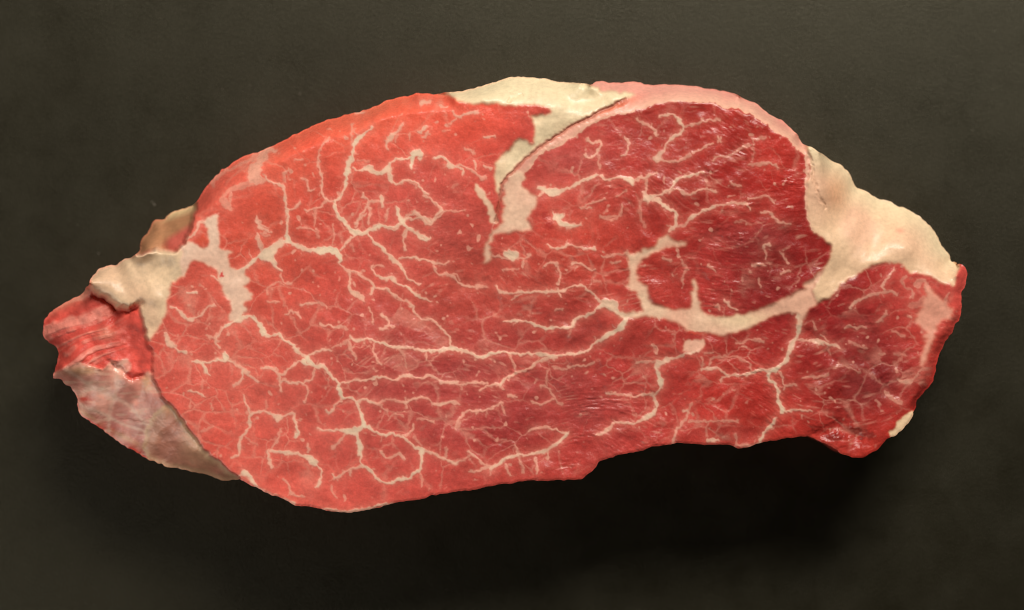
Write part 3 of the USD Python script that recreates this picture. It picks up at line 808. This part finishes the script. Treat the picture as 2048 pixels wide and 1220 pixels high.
z = groove(cleft_c, .0004, 3.0, z)
z = groove(pts('F', '1560 300,1450 365,1300 440,1180 520,1060 600'), .0003, 8, z)
z = groove(pts('K', '1440 960,1540 930,1620 880,1700 930,1760 960'), .0011, 14, z)
z = groove(pts('K', '1640 640,1660 760,1700 850'), .0003, 9, z)
z = groove(pts('M', '860 900,930 1000,960 1080,1040 1100'), .0003, 10, z)
z = groove(pts('M', '700 740,800 830,860 900'), .0002, 10, z)
z = groove(pts('J', '1580 1000,1700 1140,1800 1220'), .0004, 10, z)
z = groove(pts('L', '375 110,400 200,410 300,450 430,500 520'), .0003, 3.5, z)
z = groove(pts('F', '1000 105,1080 85,1140 72'), .0003, 3, z)
z = groove(pts('F', '830 240,850 215,930 190'), .0003, 3, z)
z = groove(pts('A', '480 795,600 845,660 905,760 915,840 865'), .0012, 7, z)
z = groove(pts('A', '640 900,660 960,620 1040'), .0008, 8, z)
z = groove(pts('B', '600 240,700 310,780 372,860 352'), .0005, 6, z)
# relief of the cut fibres
wet = np.clip(.35 + .9 * right + .55 * mid, 0, 1.3)
fatm = soft(anyfat, 3)[..., 0]
mus = (1 - fatm)
z += mus * (.000034 * nz(5, 311) + .00011 * nz(12, 312)) * (.5 + .5 * wet)
patchy = np.clip(.25 + .6 * nz(34, 320), 0, 1.4)
z += mus * wet * patchy * (.000007 * fib + .000009 * fib2) + mus * .000005 * f0 * wet
zone = np.zeros_like(z)
for (a, b, ra, rb_) in ((1395, 345, 40, 16), (1480, 300, 42, 18), (1470, 480, 46, 16), (1690, 740, 60, 16), (1770, 760, 50, 14), (1185, 810, 55, 24), (1178, 870, 26, 9), (1720, 650, 34, 10), (1490, 410, 30, 8), (1040, 745, 40, 10), (1500, 745, 30, 7), (1640, 755, 30, 8), (1530, 525, 20, 8), (1590, 360, 40, 16), (1130, 930, 30, 12), (1285, 890, 60, 14)):
    zone = np.maximum(zone, np.exp(-((uu - a) / ra) ** 2 - ((vv - b + .15 * (uu - a)) / rb_) ** 2))
g1 = map_coordinates(nz(1.8, 67, (1.8, 1.0)), [(bv - V0) / G, (bu - U0) / G], order=1, mode='wrap')
z += mus * (.000044 * zone + .0000075 * (.3 + wet) * np.clip(.4 + .8 * nz(20, 68), 0, 2)) * g1
z += mus * .00006 * np.clip(vein, 0, 1) - mus * .00003 * net
z += fatm * (.00005 * nz(9, 313) + .000015 * nz(3.5, 314) + .0001 * nz(22, 315))
lumpm = soft(M['red_lump'], 3)[..., 0]
z += lumpm * (.00028 * ridge + .00018 * nz(12, 316) + .00005 * nz(4, 321))
z += soft(skin_m, 3)[..., 0] * (.00010 * nz(16, 317) + .00002 * nz(5, 318))
z += soft(M['left_fat'], 3)[..., 0] * (.00025 * nz(14, 319))
z += soft(M['right_fat'] | M['top_fat'], 3)[..., 0] * .00022 * nz(16, 320)
z = 1.25 * np.maximum(z, .0022)

# ------------------------------------------------------------------ sheet -> world
pu, pv = uu.copy(), vv.copy()
cell_in = inside[:-1, :-1] & inside[1:, :-1] & inside[:-1, 1:] & inside[1:, 1:]
used = np.zeros_like(inside)
for a, b in ((0, 0), (0, 1), (1, 0), (1, 1)):
    used[a:nv - 1 + a, b:nu - 1 + b] |= cell_in
full = np.zeros_like(inside)
full[1:-1, 1:-1] = cell_in[:-1, :-1] & cell_in[1:, :-1] & cell_in[:-1, 1:] & cell_in[1:, 1:]
bnd = used & ~full
bi = np.argwhere(bnd)
rt = cKDTree(ring)
bd, bk = rt.query(np.stack([uu[bnd], vv[bnd]], 1))
mv = np.minimum(1, 1.7 / np.maximum(bd, 1e-6))[:, None]
tgt = np.stack([uu[bnd], vv[bnd]], 1) + (ring[bk] - np.stack([uu[bnd], vv[bnd]], 1)) * mv
pu[bnd], pv[bnd] = tgt[:, 0], tgt[:, 1]


def world(u, v, h):
    s = K * (DIST - h) / DIST
    return np.stack([(u - 1024) * s, -(v - 610) * s, h], -1)


W3 = world(pu, pv, z)
gx = np.zeros_like(W3); gy = np.zeros_like(W3)
gx[:, 1:-1] = W3[:, 2:] - W3[:, :-2]; gx[:, 0] = gx[:, 1]; gx[:, -1] = gx[:, -2]
gy[1:-1] = W3[:-2] - W3[2:]; gy[0] = gy[1]; gy[-1] = gy[-2]
ext = ~used
zz = np.where(ext, np.nan, z)
NRM = np.cross(gx, gy); NRM /= np.maximum(np.linalg.norm(NRM, axis=-1, keepdims=True), 1e-12)
# border points take the normal of the closest inner point
if bnd.any():
    idx = distance_transform_edt(~full, return_distances=False, return_indices=True)
    NRM[bnd] = NRM[idx[0][bnd], idx[1][bnd]]

# ------------------------------------------------------------------ materials
def mat(name, nodes, links, surface='p.BSDF'):
    return usdkit.material(stage, '/World/Looks/' + name, nodes, links, surface=surface)


def flesh(name, rough, spec, coat, bump, scale):
    return mat(name, {
        'a': ('attribute', {'attribute': 'tint'}),
        'g': ('geometry', {}),
        'n': ('noise_texture', {'scale': scale, 'detail': 4.0, 'roughness': .6}),
        'n2': ('noise_texture', {'scale': scale * 3.2, 'detail': 2.0}),
        'r': ('map_range', {'from_min': .3, 'from_max': .7, 'to_min': .90, 'to_max': 1.10}),
        'm': ('vector_math', {'math_type': 'scale'}),
        'rr': ('map_range', {'from_min': .3, 'from_max': .7, 'to_min': rough - .10, 'to_max': rough + .12}),
        'b': ('bump', {'strength': bump, 'distance': .0006}),
        'p': ('principled_bsdf', {'specular_ior_level': spec, 'coat_weight': coat, 'coat_roughness': .22}),
    }, [('g.position', 'n.vector'), ('g.position', 'n2.vector'), ('n.fac', 'r.value'), ('a.color', 'm.vector1'), ('r.result', 'm.scale'), ('m.vector', 'p.base_color'),
        ('n2.fac', 'rr.value'), ('rr.result', 'p.roughness'), ('n.fac', 'b.height'), ('b.normal', 'p.normal')])


LEAN = flesh('lean_meat', .32, .42, .0, .26, 900.0)
FAT = flesh('fat', .40, .45, .0, .14, 900.0)
FLAP = flesh('lean_flap_meat', .50, .35, .0, .5, 700.0)
SKIN = flesh('membrane_skin', .36, .5, .15, .18, 700.0)
BOARD = mat('dark_board', {
    'g': ('geometry', {}),
    'n': ('noise_texture', {'scale': 1900.0, 'detail': 3.0, 'roughness': .7}),
    'l': ('noise_texture', {'scale': 22.0, 'detail': 4.0, 'roughness': .6}),
    'c': ('rgb_ramp', {'ramp': [(.25, (.0090, .0074, .0036)), (.5, (.0112, .0092, .0046)), (.75, (.0135, .0112, .0060))]}),
    's': ('rgb_ramp', {'ramp': [(0, (.7, .7, .7)), (.45, (.95, .95, .95)), (.62, (1.15, 1.15, 1.15)), (.8, (2.2, 2.2, 2.2))]}),
    'm': ('mix_color', {'blend_type': 'multiply', 'fac': 1.0}),
    'b': ('bump', {'strength': .34, 'distance': .0005}),
    'ro': ('map_range', {'from_min': .3, 'from_max': .7, 'to_min': .33, 'to_max': .46}),
    'l2': ('noise_texture', {'scale': 60.0, 'detail': 5.0, 'roughness': .65}),
    'p': ('principled_bsdf', {'roughness': .39, 'specular_ior_level': .66, 'specular_tint': (1.0, .93, .70)}),
}, [('g.position', 'n.vector'), ('g.position', 'l.vector'), ('g.position', 'l2.vector'), ('l2.fac', 'ro.value'), ('ro.result', 'p.roughness'), ('l.fac', 'c.fac'), ('n.fac', 's.fac'), ('c.color', 'm.a'), ('s.color', 'm.b'), ('m.result', 'p.base_color'),
    ('n.fac', 'b.height'), ('b.normal', 'p.normal')])

# ------------------------------------------------------------------ build
def key(prim, **kw):
    for k, v in kw.items():
        prim.SetCustomDataByKey(k, v)


COUNT = {}


def numbered(parent, name):
    n = COUNT.get((parent, name), 0); COUNT[(parent, name)] = n + 1
    return f'{parent}/{name}' if n == 0 else f'{parent}/{name}_{n:03d}'


def put(path, v, f, n, c, material):
    m = UsdGeom.Mesh.Define(stage, path)
    m.CreatePointsAttr(Vt.Vec3fArray.FromNumpy(v.astype(np.float32)))
    m.CreateFaceVertexCountsAttr(Vt.IntArray.FromNumpy(np.full(len(f), 3, np.int32)))
    m.CreateFaceVertexIndicesAttr(Vt.IntArray.FromNumpy(f.astype(np.int32).ravel()))
    m.CreateSubdivisionSchemeAttr('none')
    m.CreateNormalsAttr(Vt.Vec3fArray.FromNumpy(n.astype(np.float32))); m.SetNormalsInterpolation('vertex')
    UsdGeom.PrimvarsAPI(m).CreatePrimvar('tint', Sdf.ValueTypeNames.Color3fArray, 'vertex').Set(Vt.Vec3fArray.FromNumpy(c.astype(np.float32)))
    UsdShade.MaterialBindingAPI.Apply(m.GetPrim()).Bind(material)
    return m.GetPrim()


# the table board
S = 1.2
tb = trimesh.creation.box((2 * S, 2 * S, .03)); tb.apply_translation((0, 0, -.015))
key(usdkit.mesh(stage, '/World/table_top', tb, BOARD).GetPrim(), kind='structure')

steak = UsdGeom.Xform.Define(stage, '/World/raw_steak').GetPrim()
key(steak, label='thick raw marbled beef steak with cream fat edges lying on the dark board', category='steak')

cl = LBL[:-1, :-1].copy()
cl[~cell_in] = -1
clp = np.pad(cl, 1, constant_values=-2)
vid = np.arange(nv * nu).reshape(nv, nu)
cg = np.array(out_poly.centroid.coords[0])
ring_n = np.roll(ring, -1, 0) - np.roll(ring, 1, 0)
ring_n = np.stack([ring_n[:, 1], -ring_n[:, 0]], 1)
ring_n /= np.maximum(np.linalg.norm(ring_n, axis=1, keepdims=True), 1e-9)
if Polygon(ring).contains(shapely.Point(ring[50] + ring_n[50] * 2)):
    ring_n = -ring_n
ring_n = gaussian_filter(ring_n, (12, 0), mode='wrap')
on = np.zeros((nv, nu, 2)); on[bnd] = ring_n[bk]
FL = W3.reshape(-1, 3); FN = NRM.reshape(-1, 3); FC = alb.reshape(-1, 3); FO = on.reshape(-1, 2)
foot = None
order = np.argsort(cl, axis=None, kind='stable')
vals = cl.ravel()[order]
starts = np.searchsorted(vals, np.arange(len(PARTS))); ends = np.searchsorted(vals, np.arange(len(PARTS)), 'right')
for pid, (name, label) in enumerate(PARTS):
    sel = order[starts[pid]:ends[pid]]
    if len(sel) < 4:
        continue
    ci, cj = np.unravel_index(sel, cl.shape)
    a, b, c, d = vid[ci, cj], vid[ci + 1, cj], vid[ci + 1, cj + 1], vid[ci, cj + 1]
    tri = np.concatenate([np.stack([a, b, c], 1), np.stack([a, c, d], 1)])
    V, N, C, F = [], [], [], []
    uq, inv = np.unique(tri, return_inverse=True)
    V.append(FL[uq]); N.append(FN[uq]); C.append(FC[uq]); F.append(inv.reshape(-1, 3)); base = len(uq)
    for (di, dj, p, q) in ((0, -1, a, b), (1, 0, b, c), (0, 1, c, d), (-1, 0, d, a)):
        nb = clp[ci + 1 + di, cj + 1 + dj]
        for outer in (True, False):
            s = ((nb < 0) if outer else ((nb >= 0) & (nb != pid)))
            if not s.any():
                continue
            p_, q_ = p[s], q[s]
            if outer:        # side of the steak down to the board
                prev = None
                for t in (0, .25, .55, .82, 1.0):
                    rows = []
                    for e in (p_, q_):
                        P = FL[e].copy(); o = FO[e] * [1, -1]
                        h = P[:, 2] * (1 - t)
                        P[:, :2] -= o * (np.minimum(.0045, .35 * P[:, 2]) * t ** 1.6)[:, None]
                        P[:, 2] = np.maximum(h, .0003)
                        rows.append(P)
                    nn = [np.column_stack([(FO[e] * [1, -1]) * .9, np.full(len(e), .35 - .5 * t)]) for e in (p_, q_)]
                    if t == 0:
                        nn = [.5 * x + .5 * FN[e] for x, e in zip(nn, (p_, q_))]
                    V += rows; N += nn; C += [FC[p_], FC[q_]]
                    k = np.arange(len(p_)); i0, i1 = base + k, base + len(p_) + k
                    if prev is not None:
                        F += [np.stack([prev[0], i0, i1], 1), np.stack([prev[0], i1, prev[1]], 1)]
                    prev = (i0, i1); base += 2 * len(p_)
            else:            # inner side of the piece, pressed against its neighbour
                dep = .0016
                top = [FL[p_], FL[q_]]; bot = [x - [0, 0, dep] for x in top]
                hn = np.column_stack([np.full(len(p_), dj), np.full(len(p_), -di), np.zeros(len(p_))])
                V += top + bot; N += [hn] * 4; C += [FC[p_], FC[q_]] * 2
                k = np.arange(len(p_)); L_ = len(p_); i = [base + m_ * L_ + k for m_ in range(4)]
                F += [np.stack([i[0], i[2], i[3]], 1), np.stack([i[0], i[3], i[1]], 1)]; base += 4 * L_
    V, N, C, F = np.concatenate(V), np.concatenate(N), np.concatenate(C), np.concatenate(F)
    N /= np.maximum(np.linalg.norm(N, axis=1, keepdims=True), 1e-9)
    m_ = FLAP if name == 'lean_flap' else LEAN if name == 'lean_muscle' else SKIN if name in ('silverskin', 'membrane', 'trimming_flap') else FAT
    pr = put(numbered('/World/raw_steak', name), V, F, N, C, m_)
    if label:
        key(pr, label=label)
# underside resting on the board
up = world(ring[:, 0], ring[:, 1], np.full(len(ring), .0006))[:, :2] * .972
upoly = Polygon(up).buffer(0).simplify(.0003)
if upoly.geom_type != 'Polygon':
    upoly = max(upoly.geoms, key=lambda g: g.area)
und = trimesh.creation.extrude_polygon(upoly, .0012, engine='earcut'); und.apply_translation((0, 0, .0004))
v_, f_, n_ = np.array(und.vertices), np.array(und.faces), np.array(und.vertex_normals)
put('/World/raw_steak/underside', v_, f_, n_, np.tile(lin([190, 70, 60]), (len(v_), 1)), LEAN)

# pale crumbs of dust on the board
dr = np.random.default_rng(5)
spots = [(309, 409, 1.9), (304, 404, 1.2), (197, 507, 1.3), (600, 187, 1.5), (500, 172, .9), (445, 178, .8), (1988, 62, .9), (1700, 38, 1.0), (1985, 180, 1.2), (1945, 260, .9)]
spots += [(dr.uniform(20, 2030), dr.uniform(10, 1210), dr.uniform(.4, .8)) for _ in range(110)]
bits = []
for (u, v, r) in spots:
    if shapely.Point(u, v).buffer(12).intersects(out_poly):
        continue
    b = trimesh.creation.icosphere(subdivisions=1, radius=1.0)
    b.vertices *= np.array([r * dr.uniform(.8, 1.6), r * dr.uniform(.6, 1.0), r * .5]) * K * (1 + .25 * dr.standard_normal((len(b.vertices), 1)))
    b.apply_transform(trimesh.transformations.rotation_matrix(dr.uniform(0, 3.1), (0, 0, 1)))
    w0 = world(np.array(u), np.array(v), np.array(0.0)); b.apply_translation((w0[0], w0[1], r * .4 * K))
    bits.append(b)
DUST = mat('dust', {'p': ('principled_bsdf', {'base_color': (.16, .145, .115), 'roughness': .8})}, [])
dp = usdkit.mesh(stage, '/World/dust_specks', trimesh.util.concatenate(bits), DUST, smooth=True).GetPrim()
key(dp, label='tiny pale dust specks scattered over the dark board', category='dust', kind='stuff')
